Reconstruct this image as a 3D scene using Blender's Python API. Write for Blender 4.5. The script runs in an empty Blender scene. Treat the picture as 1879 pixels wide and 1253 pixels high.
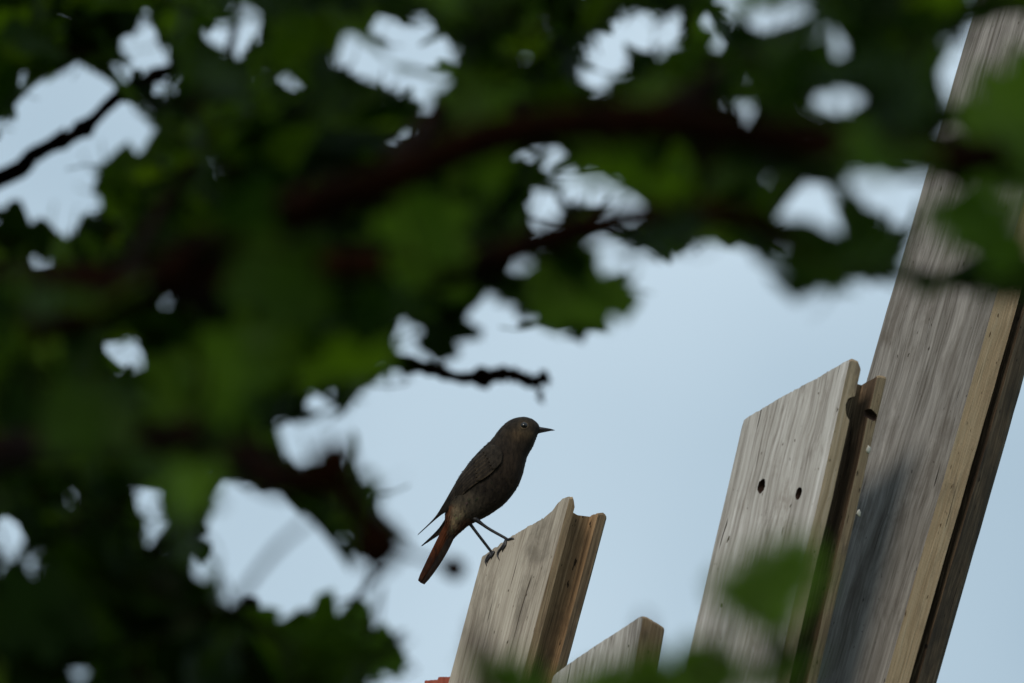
import bpy, bmesh, math, random
import numpy as np
from mathutils import Vector, Matrix, noise
from mathutils.bvhtree import BVHTree

random.seed(11)
rng = np.random.default_rng(11)
SC = bpy.context.scene
COL = SC.collection

# ------------------------------------------------------------------ camera
PITCH = math.radians(14)
CAM = Vector((0, 0, 1.6))
FPX = 200.0 / 23.5 * 1879.0                 # focal length in photo pixels
cd = bpy.data.cameras.new('camera')
cd.sensor_width = 23.5
cd.lens = 200
cd.clip_start = 0.05
cd.clip_end = 3000
cam = bpy.data.objects.new('camera', cd)
cam.location = CAM
cam.rotation_euler = (math.pi / 2 + PITCH, 0, 0)
COL.objects.link(cam)
SC.camera = cam
FWD = Vector((0, math.cos(PITCH), math.sin(PITCH)))
UP = Vector((0, -math.sin(PITCH), math.cos(PITCH)))
RT = Vector((1, 0, 0))


def ray(px, py):
    return FWD + RT * ((px - 939.5) / FPX) + UP * ((626.5 - py) / FPX)


def at(px, py, d):                           # point at depth d along the lens axis
    return CAM + ray(px, py) * d


def aty(px, py, y):                          # point on the upright plane Y = y
    r = ray(px, py)
    return CAM + r * (y / r.y)


def proj(p):
    v = p - CAM
    d = v.dot(FWD)
    return 939.5 + v.x / d * FPX, 626.5 - v.dot(UP) / d * FPX


YB = 6.05                                    # upright plane the bird stands in
cd.dof.use_dof = True
cd.dof.focus_distance = (aty(900, 900, YB) - CAM).dot(FWD) - 0.02
cd.dof.aperture_fstop = 5.6
cd.dof.aperture_blades = 7
cd.dof.aperture_rotation = 0.3

# ------------------------------------------------------------------ world, sun, exposure
SUN_EL, SUN_AZ = math.radians(35), math.radians(206)   # azimuth of the sun clockwise from +Y
w = bpy.data.worlds.new('World')
SC.world = w
w.use_nodes = True
nt = w.node_tree
bg = nt.nodes['Background']
sky = nt.nodes.new('ShaderNodeTexSky')
sky.sky_type = 'NISHITA'
sky.sun_disc = False
sky.sun_elevation = SUN_EL
sky.sun_rotation = SUN_AZ
sky.air_density = 1.0
sky.dust_density = 2.0
tc = nt.nodes.new('ShaderNodeTexCoord')
nz = nt.nodes.new('ShaderNodeTexNoise')
nz.inputs['Scale'].default_value = 9
nz.inputs['Detail'].default_value = 3
nz.inputs['Roughness'].default_value = 0.45
mp = nt.nodes.new('ShaderNodeMapping')
mp.inputs['Location'].default_value = (-3.537, 1.984, -2.080)
nt.links.new(tc.outputs['Generated'], mp.inputs['Vector'])
nt.links.new(mp.outputs['Vector'], nz.inputs['Vector'])
cr = nt.nodes.new('ShaderNodeValToRGB')      # thin cloud sheet: pale to slightly bluer grey
cr.color_ramp.elements[0].position = 0.36
cr.color_ramp.elements[0].color = (4.1, 5.5, 6.6, 1)
cr.color_ramp.elements[1].position = 0.64
cr.color_ramp.elements[1].color = (6.5, 8.0, 9.1, 1)
nt.links.new(nz.outputs['Fac'], cr.inputs['Fac'])
mx = nt.nodes.new('ShaderNodeMix')
mx.data_type = 'RGBA'
mx.inputs[0].default_value = 0.88
nt.links.new(sky.outputs['Color'], mx.inputs[6])
nt.links.new(cr.outputs['Color'], mx.inputs[7])
nt.links.new(mx.outputs[2], bg.inputs['Color'])
bg.inputs['Strength'].default_value = 0.095

sl = bpy.data.lights.new('sun', 'SUN')
sl.energy = 1.9
sl.angle = math.radians(22)
sl.color = (1.0, 0.92, 0.80)
so = bpy.data.objects.new('sun', sl)
sdir = Vector((math.sin(SUN_AZ) * math.cos(SUN_EL), math.cos(SUN_AZ) * math.cos(SUN_EL), math.sin(SUN_EL)))
so.rotation_euler = sdir.to_track_quat('Z', 'Y').to_euler()
so.location = (0, 0, 20)
COL.objects.link(so)

SC.view_settings.view_transform = 'Standard'
SC.view_settings.look = 'None'
SC.view_settings.exposure = 0
SC.view_settings.gamma = 1
SC.view_settings.use_curve_mapping = False
SC.cycles.use_denoising = True
SC.cycles.max_bounces = 8
SC.cycles.diffuse_bounces = 4

# ------------------------------------------------------------------ materials


def newmat(name):
    m = bpy.data.materials.new(name)
    m.use_nodes = True
    return m, m.node_tree, m.node_tree.nodes['Principled BSDF']


def node(t, kind, **inp):
    n = t.nodes.new(kind)
    for k, v in inp.items():
        n.inputs[k.replace('_', ' ')].default_value = v
    return n


def ramp(t, src, stops):
    r = t.nodes.new('ShaderNodeValToRGB')
    e = r.color_ramp.elements
    while len(e) < len(stops):
        e.new(0.5)
    for i, (p, c) in enumerate(stops):
        e[i].position = p
        e[i].color = (*c, 1)
    t.links.new(src, r.inputs['Fac'])
    return r.outputs['Color']


def mapped(t, scale, off=(0, 0, 0)):
    c = t.nodes.new('ShaderNodeTexCoord')
    m = t.nodes.new('ShaderNodeMapping')
    m.inputs['Scale'].default_value = scale
    m.inputs['Location'].default_value = off
    t.links.new(c.outputs['Object'], m.inputs['Vector'])
    return m.outputs['Vector']


def nfac(t, vec, scale=1, detail=4, rough=0.55, dist=0.0):
    n = node(t, 'ShaderNodeTexNoise', Scale=scale, Detail=detail, Roughness=rough, Distortion=dist)
    t.links.new(vec, n.inputs['Vector'])
    return n.outputs['Fac']


def mixc(t, fac, a, b, mode='MIX'):
    n = t.nodes.new('ShaderNodeMix')
    n.data_type = 'RGBA'
    n.blend_type = mode
    for s, v in ((0, fac), (6, a), (7, b)):
        if isinstance(v, (int, float)):
            n.inputs[s].default_value = v
        elif isinstance(v, tuple):
            n.inputs[s].default_value = (*v, 1)
        else:
            t.links.new(v, n.inputs[s])
    return n.outputs[2]


def bump(t, bsdf, h, strength, dist):
    b = t.nodes.new('ShaderNodeBump')
    b.inputs['Strength'].default_value = strength
    b.inputs['Distance'].default_value = dist
    t.links.new(h, b.inputs['Height'])
    t.links.new(b.outputs['Normal'], bsdf.inputs['Normal'])


def wood(name, lo, mid, hi, stain, off, saw=0.0, stainlvl=(0.52, 0.66)):
    """weathered timber; the grain runs along the board's own Z"""
    m, t, b = newmat(name)
    warp = node(t, 'ShaderNodeTexNoise', Scale=1.0, Detail=2.0, Roughness=0.5)
    t.links.new(mapped(t, (26, 26, 11), off), warp.inputs['Vector'])
    wsub = t.nodes.new('ShaderNodeVectorMath')
    wsub.operation = 'MULTIPLY_ADD'
    wsub.inputs[1].default_value = (0.008, 0.008, 0.0)
    tco = t.nodes.new('ShaderNodeTexCoord')
    t.links.new(warp.outputs['Color'], wsub.inputs[0])
    t.links.new(tco.outputs['Object'], wsub.inputs[2])

    def grain(scale, o=off):
        m_ = t.nodes.new('ShaderNodeMapping')
        m_.inputs['Scale'].default_value = scale
        m_.inputs['Location'].default_value = o
        t.links.new(wsub.outputs[0], m_.inputs['Vector'])
        return m_.outputs['Vector']
    fine = nfac(t, grain((520, 520, 9)), 1, 6, 0.68, 0.3)
    broad = nfac(t, grain((80, 80, 4.2)), 1, 4, 0.6, 0.8)
    g = mixc(t, 0.42, fine, broad)
    bw = t.nodes.new('ShaderNodeRGBToBW')
    t.links.new(g, bw.inputs['Color'])
    col = ramp(t, bw.outputs['Val'], [(0.37, lo), (0.5, mid), (0.63, hi)])
    blot = nfac(t, mapped(t, (42, 42, 14), off), 1, 6, 0.68, 0.5)
    bl = ramp(t, blot, [(stainlvl[0], (0, 0, 0)), (stainlvl[1], (1, 1, 1))])
    f2 = mixc(t, 1.0, bl, (0.72, 0.72, 0.72), 'MULTIPLY')
    col = mixc(t, f2, col, stain)
    crack = nfac(t, grain((360, 360, 6.5), (off[0] + 3, off[1], off[2])), 1, 2, 0.5, 0.2)
    ck = ramp(t, crack, [(0.262, (1, 1, 1)), (0.30, (0, 0, 0))])
    col = mixc(t, ck, col, (lo[0] * 0.3, lo[1] * 0.28, lo[2] * 0.25))
    dots = nfac(t, mapped(t, (300, 300, 110), off), 1, 2, 0.5)
    dk = ramp(t, dots, [(0.27, (1, 1, 1)), (0.31, (0, 0, 0))])
    col = mixc(t, dk, col, (lo[0] * 0.4, lo[1] * 0.36, lo[2] * 0.3))
    h = mixc(t, ck, fine, (0, 0, 0))
    if saw:
        wv = node(t, 'ShaderNodeTexWave', Scale=1.0, Distortion=3.5, Detail=3.0)
        wv.bands_direction = 'Z'
        t.links.new(mapped(t, (40, 90, 130), off), wv.inputs['Vector'])
        h = mixc(t, 0.25 * saw, h, wv.outputs['Fac'])
        s2 = mixc(t, saw, (1, 1, 1), ramp(t, wv.outputs['Fac'], [(0.1, (0.84, 0.83, 0.81)), (0.8, (1.04, 1.03, 1.02))]))
        col = mixc(t, 1.0, col, s2, 'MULTIPLY')
    t.links.new(col, b.inputs['Base Color'])
    b.inputs['Roughness'].default_value = 0.82
    b.inputs['Specular IOR Level'].default_value = 0.25
    bump(t, b, h, 0.8, 0.0014)
    return m


# ------------------------------------------------------------------ object helpers


def link(name, me, parent=None, mats=()):
    o = bpy.data.objects.new(name, me)
    COL.objects.link(o)
    for m in mats:
        me.materials.append(m)
    if parent is not None:
        o.parent = parent
    return o


def tag(o, label=None, cat=None, group=None, kind=None):
    for k, v in (('label', label), ('category', cat), ('group', group), ('kind', kind)):
        if v:
            o[k] = v
    return o


def mesh(name, verts, faces, smooth=True, cols=None, midx=None):
    me = bpy.data.meshes.new(name)
    me.from_pydata([tuple(v) for v in verts], [], faces)
    me.update()
    if smooth:
        me.polygons.foreach_set('use_smooth', [True] * len(me.polygons))
    if midx is not None:
        me.polygons.foreach_set('material_index', midx)
    if cols is not None:
        a = me.color_attributes.new('tint', 'FLOAT_COLOR', 'POINT')
        a.data.foreach_set('color', np.array([(*c, 1) for c in cols], dtype=np.float32).ravel())
    return me


class Geo:
    def __init__(self):
        self.v, self.f, self.c = [], [], []

    def add(self, verts, faces, col=(0.1, 0.1, 0.1)):
        n = len(self.v)
        self.v += [Vector(p) for p in verts]
        self.f += [tuple(i + n for i in f) for f in faces]
        self.c += ([col] * len(verts)) if isinstance(col[0], (int, float)) else list(col)

    def tube(self, pts, radii, seg=8, col=(0.1, 0.1, 0.1), wob=0.0, seed=0.0):
        pts = [Vector(p) for p in pts]
        vs, fs = [], []
        ref = Vector((0.3, -0.8, 0.5)).normalized()
        for i, p in enumerate(pts):
            a = pts[max(i - 1, 0)]
            b = pts[min(i + 1, len(pts) - 1)]
            d = (b - a).normalized()
            u = d.cross(ref)
            if u.length < 1e-4:
                u = d.cross(Vector((1, 0, 0)))
            u.normalize()
            v = d.cross(u)
            for k in range(seg):
                an = 2 * math.pi * k / seg
                r = radii[i]
                if wob:
                    r *= 1 + wob * noise.noise(Vector((i * 0.37 + seed, math.cos(an) * 1.4, math.sin(an) * 1.4 + seed)))
                vs.append(p + (u * math.cos(an) + v * math.sin(an)) * r)
        for i in range(len(pts) - 1):
            for k in range(seg):
                k2 = (k + 1) % seg
                fs.append((i * seg + k, i * seg + k2, (i + 1) * seg + k2, (i + 1) * seg + k))
        fs.append(tuple(range(seg))[::-1])
        fs.append(tuple((len(pts) - 1) * seg + k for k in range(seg)))
        self.add(vs, fs, col)

    def build(self, name, parent=None, mats=(), origin=Vector(), cols=False):
        me = mesh(name, [p - origin for p in self.v], self.f, True, self.c if cols else None)
        return link(name, me, parent, mats)


def spline(ctrl, n):
    """Catmull-Rom through tuples of any length"""
    P = [np.array(c, float) for c in ctrl]
    P = [2 * P[0] - P[1]] + P + [2 * P[-1] - P[-2]]
    out = []
    m = len(P) - 3
    for i in range(n):
        x = i / (n - 1) * m
        k = min(int(x), m - 1)
        f = x - k
        a, b, c, d = P[k:k + 4]
        out.append(0.5 * ((2 * b) + (c - a) * f + (2 * a - 5 * b + 4 * c - d) * f * f + (3 * b - a - 3 * c + d) * f ** 3))
    return out


# ------------------------------------------------------------------ ground
gm, gt, gb = newmat('meadow_ground')
gcol = ramp(gt, nfac(gt, mapped(gt, (1, 1, 1)), 1.5, 6, 0.65), [(0.3, (0.035, 0.05, 0.016)), (0.55, (0.05, 0.075, 0.022)), (0.75, (0.09, 0.08, 0.045))])
gt.links.new(gcol, gb.inputs['Base Color'])
gb.inputs['Roughness'].default_value = 0.95
N = 40
gv, gf = [], []
for j in range(N + 1):
    for i in range(N + 1):
        x = ((i / N) * 2 - 1)
        y = ((j / N) * 2 - 1)
        gv.append((math.copysign(abs(x) ** 3, x) * 1200, math.copysign(abs(y) ** 3, y) * 1200, 0.0))
for j in range(N):
    for i in range(N):
        a = j * (N + 1) + i
        gf.append((a, a + 1, a + N + 2, a + N + 1))
tag(link('ground', mesh('ground', gv, gf), mats=[gm]), kind='structure')

# ------------------------------------------------------------------ boards
EDGE_TAN = wood('sawn_edge_wood', (0.42, 0.26, 0.145), (0.66, 0.445, 0.265), (0.76, 0.56, 0.36), (0.28, 0.185, 0.12), (2, 5, 1), saw=0.16)
EDGE_ROUGH = wood('worn_edge_wood', (0.22, 0.145, 0.085), (0.43, 0.295, 0.175), (0.60, 0.44, 0.28), (0.16, 0.115, 0.08), (8, 5, 3), saw=0.15)
REAR_B = wood('rear_lip_tan', (0.38, 0.25, 0.145), (0.62, 0.44, 0.275), (0.73, 0.55, 0.38), (0.24, 0.17, 0.12), (5, 9, 1))
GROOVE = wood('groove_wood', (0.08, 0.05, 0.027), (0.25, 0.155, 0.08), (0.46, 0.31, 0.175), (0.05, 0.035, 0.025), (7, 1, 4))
GROOVE_SHADED = wood('shaded_groove_wood', (0.025, 0.016, 0.010), (0.085, 0.053, 0.030), (0.24, 0.165, 0.10), (0.02, 0.014, 0.011), (7, 3, 4))  # darker copy of the groove wood, with the recess's shade in its colour
RUST = newmat('rusty_hole')
RUST[2].inputs['Base Color'].default_value = (0.05, 0.022, 0.012, 1)
RUST[2].inputs['Roughness'].default_value = 0.9
RUST = RUST[0]


class Board:
    """a grooved board standing upright: local x across the face, y through the thickness, z along the grain"""

    def __init__(self, anchor, y, theta, phi):
        self.M = (Matrix.Rotation(math.radians(phi), 3, 'Y') @ Matrix.Rotation(-math.radians(theta), 3, 'Z'))
        self.O = aty(anchor[0], anchor[1], y)
        self.Mi = self.M.transposed()

    def face(self, px, py):
        o = self.Mi @ (CAM - self.O)
        d = self.Mi @ ray(px, py)
        k = -o.y / d.y
        return o.x + d.x * k, o.z + d.z * k

    def facept(self, px, py, off=0.0):
        x, z = self.face(px, py)
        return self.O + self.M @ Vector((x, -off, z))

    def side(self, px, py):
        o = self.Mi @ (CAM - self.O)
        d = self.Mi @ ray(px, py)
        k = (self.W - o.x) / d.x
        return o.y + d.y * k, o.z + d.z * k

    def build(self, name, label, top, lip, groove, rear, gdepth, mats, sideprof, holes=(), rough=0.0007, seed=0.0, nosplit=False):
        T = [self.face(*p) for p in top]
        self.W = W = T[-1][0]
        xs, zs = [p[0] for p in T], [p[1] for p in T]
        t1, t2, t3 = (self.side(*p)[0] for p in (lip, groove, rear))
        sp = [(0.0, zs[-1])] + [self.side(*p) for p in sideprof]
        st, sz = [p[0] for p in sp], [p[1] for p in sp]
        x0 = xs[0]
        wl = W - gdepth
        cols = list(np.linspace(x0, wl, 64)) + list(np.linspace(wl, W, 6))[1:]
        rows = sorted(set(list(np.linspace(0, t1, 5)) + list(np.linspace(t1, t2, 5)) + list(np.linspace(t2, t3, 5))))
        nc, nr = len(cols), len(rows)
        jw = [i for i, r in enumerate(rows) if t1 - 1e-9 <= r <= t2 + 1e-9]
        iw = 63

        def height(x, t):
            hf = float(np.interp(x, xs, zs))
            hs = float(np.interp(t, st, sz)) - sz[0]
            k = min(1, max(0, (x - (wl - 0.012)) / (W - wl + 0.012)))
            v = hf + hs * k
            v += rough * (noise.noise(Vector((x * 900 + seed, t * 700, seed))) + 0.8 * noise.noise(Vector((x * 300 + seed, t * 300, 4 + seed))) + 0.6 * max(0, noise.noise(Vector((x * 1900 + seed, t * 900, 2)))))
            return v

        bot = -(self.O.z) / self.M[2][2] - 0.02   # runs down to the ground
        V, F, MI = [], [], []
        key = {}
        levels = [0, 0.0015, 0.004, 0.009] + list(np.linspace(0.02, 0.6, 40)) + [0.9, 1.4, 2.0]

        def vert(i, j, k):
            q = (i, j, k)
            if q in key:
                return key[q]
            x, t = cols[i], rows[j]
            zt = height(x, t)
            z = zt - levels[k] if k < len(levels) else bot
            e = 1.0 if k == 0 else 0.0
            # slight waviness of the long edges, corners a little rounded
            wv = 0.0006 * noise.noise(Vector((x * 20 + seed, t * 20, z * 9))) + 0.00035 * noise.noise(Vector((x * 60 + seed, t * 90, z * 60)))
            dx = wv
            if e:
                if i == 0:
                    dx += 0.0008
                if i == nc - 1:
                    dx -= 0.0008
            dy = 0.0005 * noise.noise(Vector((t * 20 + seed + 9, x * 30, z * 12)))
            if j == 0 and i in (0, nc - 1):
                dy += 0.0009
            if j == nr - 1 and i == nc - 1:
                dx -= 0.0012
            key[q] = len(V)
            V.append((x + dx, t + dy, z))
            return key[q]

        cells = []
        for j in range(nr - 1):
            for i in range(nc - 1):
                ingroove = (not nosplit) and i >= iw and rows[j] >= t1 - 1e-9 and rows[j + 1] <= t2 + 1e-9
                if not ingroove:
                    cells.append((i, j))
        nlev = len(levels) + 1
        edges = {}
        for (i, j) in cells:
            F.append((vert(i, j, 0), vert(i + 1, j, 0), vert(i + 1, j + 1, 0), vert(i, j + 1, 0)))
            MI.append(1)
            c = [(i, j), (i + 1, j), (i + 1, j + 1), (i, j + 1)]
            for a, b in zip(c, c[1:] + c[:1]):
                if (b, a) in edges:
                    del edges[(b, a)]
                else:
                    edges[(a, b)] = 1
        for (a, b) in edges:
            if a[1] == b[1] == 0:
                mi = 0                       # the planed face
            elif a[0] == b[0] == nc - 1 and rows[max(a[1], b[1])] <= t1 + 1e-9:
                mi = 1                       # the sawn front lip
            elif a[0] == b[0] == nc - 1 and not nosplit:
                mi = 3                       # the rear lip
            elif a[0] == b[0] == nc - 1:
                mi = 1
            elif a[0] == b[0] == 0 or a[1] == b[1] == nr - 1:
                mi = 0
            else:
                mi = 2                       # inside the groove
            for k in range(nlev - 1):
                F.append((vert(*b, k), vert(*a, k), vert(*a, k + 1), vert(*b, k + 1)))
                MI.append(mi)
        me = mesh(name, V, F, False, None, MI)
        o = link(name, me, None, mats)
        o.matrix_world = Matrix.Translation(self.O) @ self.M.to_4x4()
        if holes:
            bm = bmesh.new()
            for (px, py, rx, rz, plane, dep) in holes:
                if plane == 'face':
                    x, z = self.face(px, py)
                    c, s = Vector((x, 0, z)), Vector((rx, dep, rz))
                else:
                    tt, z = self.side(px, py)
                    c, s = Vector((W, tt, z)), Vector((dep, rx, rz))
                r = bmesh.ops.create_icosphere(bm, subdivisions=2, radius=1)
                for v in r['verts']:
                    p = v.co.copy() * (1 + 0.22 * noise.noise(v.co * 1.7 + Vector((px, py, 0))))
                    v.co = c + Vector((p.x * s.x, p.y * s.y, p.z * s.z))
            cm = bpy.data.meshes.new('cutter')
            bm.to_mesh(cm)
            bm.free()
            for _ in range(4):
                cm.materials.append(None)
            cm.materials.append(RUST)
            cm.polygons.foreach_set('material_index', [4] * len(cm.polygons))
            # close the board underneath so that the cut is clean
            fm = bmesh.new()
            fm.from_mesh(me)
            be = [e for e in fm.edges if e.is_boundary]
            bmesh.ops.triangle_fill(fm, edges=be, use_beauty=True)
            fm.to_mesh(me)
            fm.free()
            me.materials.append(RUST)
            cut = bpy.data.objects.new('cutter', cm)
            COL.objects.link(cut)
            cut.matrix_world = o.matrix_world
            md = o.modifiers.new('cut', 'BOOLEAN')
            md.operation = 'DIFFERENCE'
            md.object = cut
            md.solver = 'EXACT'
            md.material_mode = 'TRANSFER' if hasattr(md, 'material_mode') else md.material_mode
            dg = bpy.context.evaluated_depsgraph_get()
            ne = bpy.data.meshes.new_from_object(o.evaluated_get(dg))
            o.modifiers.clear()
            o.data = ne
            ne.name = name
            bpy.data.objects.remove(cut)
            bpy.data.meshes.remove(cm)
        tag(o, label, 'board')
        self.obj = o
        return o


FACE_A = wood('weathered_face_warm', (0.17, 0.137, 0.104), (0.345, 0.30, 0.243), (0.47, 0.42, 0.35), (0.13, 0.11, 0.085), (1, 2, 3), stainlvl=(0.5, 0.66))
FACE_B = wood('weathered_face_pale', (0.19, 0.17, 0.15), (0.385, 0.365, 0.34), (0.54, 0.525, 0.505), (0.19, 0.16, 0.13), (5, 3, 8), stainlvl=(0.55, 0.72))
FACE_C = wood('weathered_face_grey', (0.09, 0.078, 0.066), (0.19, 0.175, 0.158), (0.30, 0.28, 0.258), (0.085, 0.07, 0.056), (9, 6, 2), stainlvl=(0.5, 0.68))
REAR_A = wood('rear_lip_wood', (0.13, 0.085, 0.05), (0.30, 0.205, 0.12), (0.46, 0.33, 0.20), (0.08, 0.06, 0.045), (3, 8, 5))
REAR_D = wood('rear_lip_dark', (0.055, 0.036, 0.022), (0.135, 0.093, 0.057), (0.25, 0.18, 0.115), (0.035, 0.027, 0.02), (4, 2, 9), stainlvl=(0.42, 0.58))

b1 = Board((880, 1030), 6.085, 46, 14.6)
b1.build('wooden_board', 'weathered grooved board with a ragged slanted top, the one the bird stands on',
         [(880, 1032), (884, 1023), (893, 1016), (905, 1008), (922, 996), (940, 984), (970, 966), (1000, 949), (1012, 938), (1022, 925), (1031, 915), (1044, 910)],
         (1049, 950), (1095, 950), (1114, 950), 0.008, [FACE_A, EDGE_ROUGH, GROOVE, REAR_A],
         [(1050, 912), (1055, 921), (1058, 938), (1068, 942), (1082, 946), (1090, 946), (1097, 941), (1106, 940), (1113, 947)], rough=0.0013, seed=1.0)

b3 = Board((1362, 774), 5.90, 36, 13.1)
b3.build('wooden_board', 'pale grey grooved board with two rusty nail holes in its face',
         [(1361, 778), (1364, 772), (1372, 765), (1440, 725), (1500, 694), (1540, 670), (1559, 660)],
         (1552, 800), (1585, 800), (1605, 800), 0.012, [FACE_B, REAR_B, GROOVE_SHADED, EDGE_ROUGH],
         [(1568, 658), (1578, 664), (1583, 684), (1594, 688), (1604, 692), (1614, 689), (1625, 690)],
         holes=[(1397, 892, 0.0032, 0.0055, 'face', 0.010), (1465, 905, 0.0026, 0.0048, 'face', 0.010),
                (1563, 748, 0.007, 0.0085, 'side', 0.006), (1597, 760, 0.010, 0.0035, 'side', 0.005)], rough=0.0008, seed=5.0)

drip = newmat('pale_resin')
drip[2].inputs['Base Color'].default_value = (0.66, 0.60, 0.50, 1)
drip[2].inputs['Roughness'].default_value = 0.35
for (px, py, r) in [(1593, 825, 0.0030), (1576, 941, 0.0024)]:
    tt, z = b3.side(px, py)
    bm = bmesh.new()
    bmesh.ops.create_icosphere(bm, subdivisions=2, radius=r)
    for v in bm.verts:
        v.co = Vector((v.co.x * 0.25, v.co.y * 1.0, v.co.z * 1.0)) * (1 + 0.6 * noise.noise(v.co * 420 + Vector((px, 0, 0))))
    me = bpy.data.meshes.new('resin_drip')
    bm.to_mesh(me)
    bm.free()
    me.polygons.foreach_set('use_smooth', [True] * len(me.polygons))
    o = link('resin_drip', me, b3.obj, [drip[0]])
    o.location = (b3.W, tt, z)

b4 = Board((1599, 640), 5.985, 40, 16.3)
b4.build('wooden_board', 'tall dark grey grooved board rising past the top right corner of the picture',
         [(1876, -290), (2104, -420)],
         (1769, 900), (1785, 900), (1822, 900), 0.014, [FACE_C, EDGE_TAN, GROOVE_SHADED, REAR_D],
         [(2160, -400), (2200, -390)], rough=0.0004, seed=9.0)

b2 = Board((1013, 1240), 5.925, 34, 10.5)
b2.build('wooden_board', 'short plain board with a pale slanted top, low between two taller boards',
         [(1013, 1243), (1022, 1234), (1060, 1207), (1100, 1180), (1140, 1155), (1170, 1134), (1179, 1130)],
         (1190, 1180), (1200, 1180), (1217, 1180), 0.008, [FACE_B, EDGE_ROUGH, GROOVE, EDGE_ROUGH],
         [(1186, 1131), (1205, 1142), (1219, 1151)], rough=0.0004, seed=13.0, nosplit=True)

# a red-stained board whose stepped top just shows beside the foot of the bird's board
RED = wood('red_stained_wood', (0.20, 0.045, 0.028), (0.32, 0.075, 0.045), (0.40, 0.12, 0.08), (0.14, 0.04, 0.03), (6, 6, 6))
b5 = Board((778, 1249), 6.20, 20, 3)
b5.build('wooden_board', 'rust red board whose stepped top just shows beside the bird\'s board',
         [(778, 1249), (803, 1247), (805, 1242), (900, 1241)],
         (903, 1250), (906, 1250), (910, 1250), 0.004, [RED, RED, RED, RED], [(904, 1241), (910, 1242)], rough=0.0003, seed=17.0, nosplit=True)

# ------------------------------------------------------------------ bird
CS = 3.2975
BU = (aty(901, 900, YB) - aty(900, 900, YB)).length / CS       # metres per drawing unit
foot_a = b1.facept(720 + 604 / CS, 730 + 934 / CS, -0.0015)
foot_b = b1.facept(720 + 692 / CS, 730 + 870 / CS, -0.0015)
YB2 = (foot_a.y + foot_b.y) / 2
BASE = (foot_a + foot_b) / 2


def bp(x, y, dy=0.0):
    """drawing units of the profile -> world, dy drawing units away from the viewer"""
    p = aty(720 + x / CS, 730 + y / CS, YB2)
    return p + Vector((0, dy * BU, 0))


bird = bpy.data.objects.new('bird', None)
COL.objects.link(bird)
bird.location = BASE
tag(bird, 'small sooty brown songbird with a rusty tail perched on the ragged board', 'bird')

fm_, ft, fb = newmat('plumage')
at_n = ft.nodes.new('ShaderNodeAttribute')
at_n.attribute_name = 'tint'
n1 = nfac(ft, mapped(ft, (420, 420, 160)), 1, 4, 0.65, 0.4)
n2 = nfac(ft, mapped(ft, (120, 120, 120)), 1, 3, 0.5)
k1 = ramp(ft, n1, [(0.3, (0.15, 0.145, 0.14)), (0.72, (0.58, 0.54, 0.49))])
k2 = ramp(ft, n2, [(0.3, (0.82, 0.82, 0.84)), (0.7, (1.16, 1.14, 1.1))])
c_ = mixc(ft, 1.0, at_n.outputs['Color'], k1, 'MULTIPLY')
c_ = mixc(ft, 1.0, c_, k2, 'MULTIPLY')
ft.links.new(c_, fb.inputs['Base Color'])
fb.inputs['Roughness'].default_value = 0.75
fb.inputs['Specular IOR Level'].default_value = 0.08
fb.inputs['Sheen Weight'].default_value = 0.04
bump(ft, fb, n1, 0.6, 0.0012)
hm, ht, hb = newmat('dark_horn')
hb.inputs['Base Color'].default_value = (0.012, 0.010, 0.012, 1)
hb.inputs['Roughness'].default_value = 0.45
em, et, eb = newmat('eye_gloss')
eb.inputs['Base Color'].default_value = (0.006, 0.005, 0.004, 1)
eb.inputs['Roughness'].default_value = 0.06

SEC = [  # top x, y, bottom x, y, half width
    (896, 188, 890, 208, 9), (890, 172, 876, 228, 30), (878, 154, 862, 262, 52), (848, 131, 849, 296, 74), (800, 117, 832, 325, 90),
    (742, 124, 815, 360, 97), (692, 148, 803, 405, 101), (645, 192, 793, 450, 106), (600, 253, 778, 495, 113), (548, 303, 757, 540, 119),
    (494, 356, 727, 585, 121), (446, 416, 690, 630, 118), (402, 478, 645, 668, 109), (366, 545, 590, 704, 96), (342, 608, 532, 736, 80),
    (326, 660, 480, 762, 60), (318, 710, 446, 784, 42), (318, 752, 408, 818, 28), (318, 792, 376, 846, 18), (312, 826, 352, 866, 11), (310, 850, 330, 874, 3)]
NR, NS = 84, 28
rings = spline(SEC, NR)


def gauss(x, y, cx, cy, sx, sy=None):
    sy = sy or sx
    return math.exp(-((x - cx) / sx) ** 2 - ((y - cy) / sy) ** 2)


def lerp3(a, b, k):
    return tuple(a[i] * (1 - k) + b[i] * k for i in range(3))


def tint(x, y):
    c = (0.050, 0.041, 0.033)
    # crown and back sootier, breast slightly browner
    c = lerp3(c, (0.058, 0.043, 0.032), min(1, gauss(x, y, 740, 470, 150, 190)))
    c = lerp3(c, (0.19, 0.135, 0.078), 0.75 * gauss(x, y, 752, 245, 48, 34))       # cheek
    c = lerp3(c, (0.22, 0.165, 0.095), 0.8 * gauss(x, y, 832, 238, 30, 16))
    c = lerp3(c, (0.17, 0.135, 0.09), 0.8 * gauss(x, y, 797, 190, 38, 32))         # pale eye surround
    c = lerp3(c, (0.032, 0.027, 0.024), 0.8 * gauss(x, y, 858, 192, 26, 14))        # lores
    c = lerp3(c, (0.165, 0.145, 0.115), 0.75 * gauss(x, y, 455, 650, 80, 75))        # flank
    c = lerp3(c, (0.52, 0.43, 0.30), 0.95 * gauss(x, y, 392, 706, 42, 40))          # cream vent
    c = lerp3(c, (0.46, 0.37, 0.24), 0.8 * gauss(x, y, 376, 765, 20, 60))
    k = 1 / (1 + math.exp((x - 345 + (y - 740) * 0.18) / 9)) if y > 660 else 0
    c = lerp3(c, (0.26, 0.085, 0.030), 0.9 * k)
    k2 = 1 / (1 + math.exp(-(x - 400 + (y - 780) * 0.6) / 9)) if y > 745 else 0
    c = lerp3(c, (0.15, 0.062, 0.028), 0.7 * k2)
    return c


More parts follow.
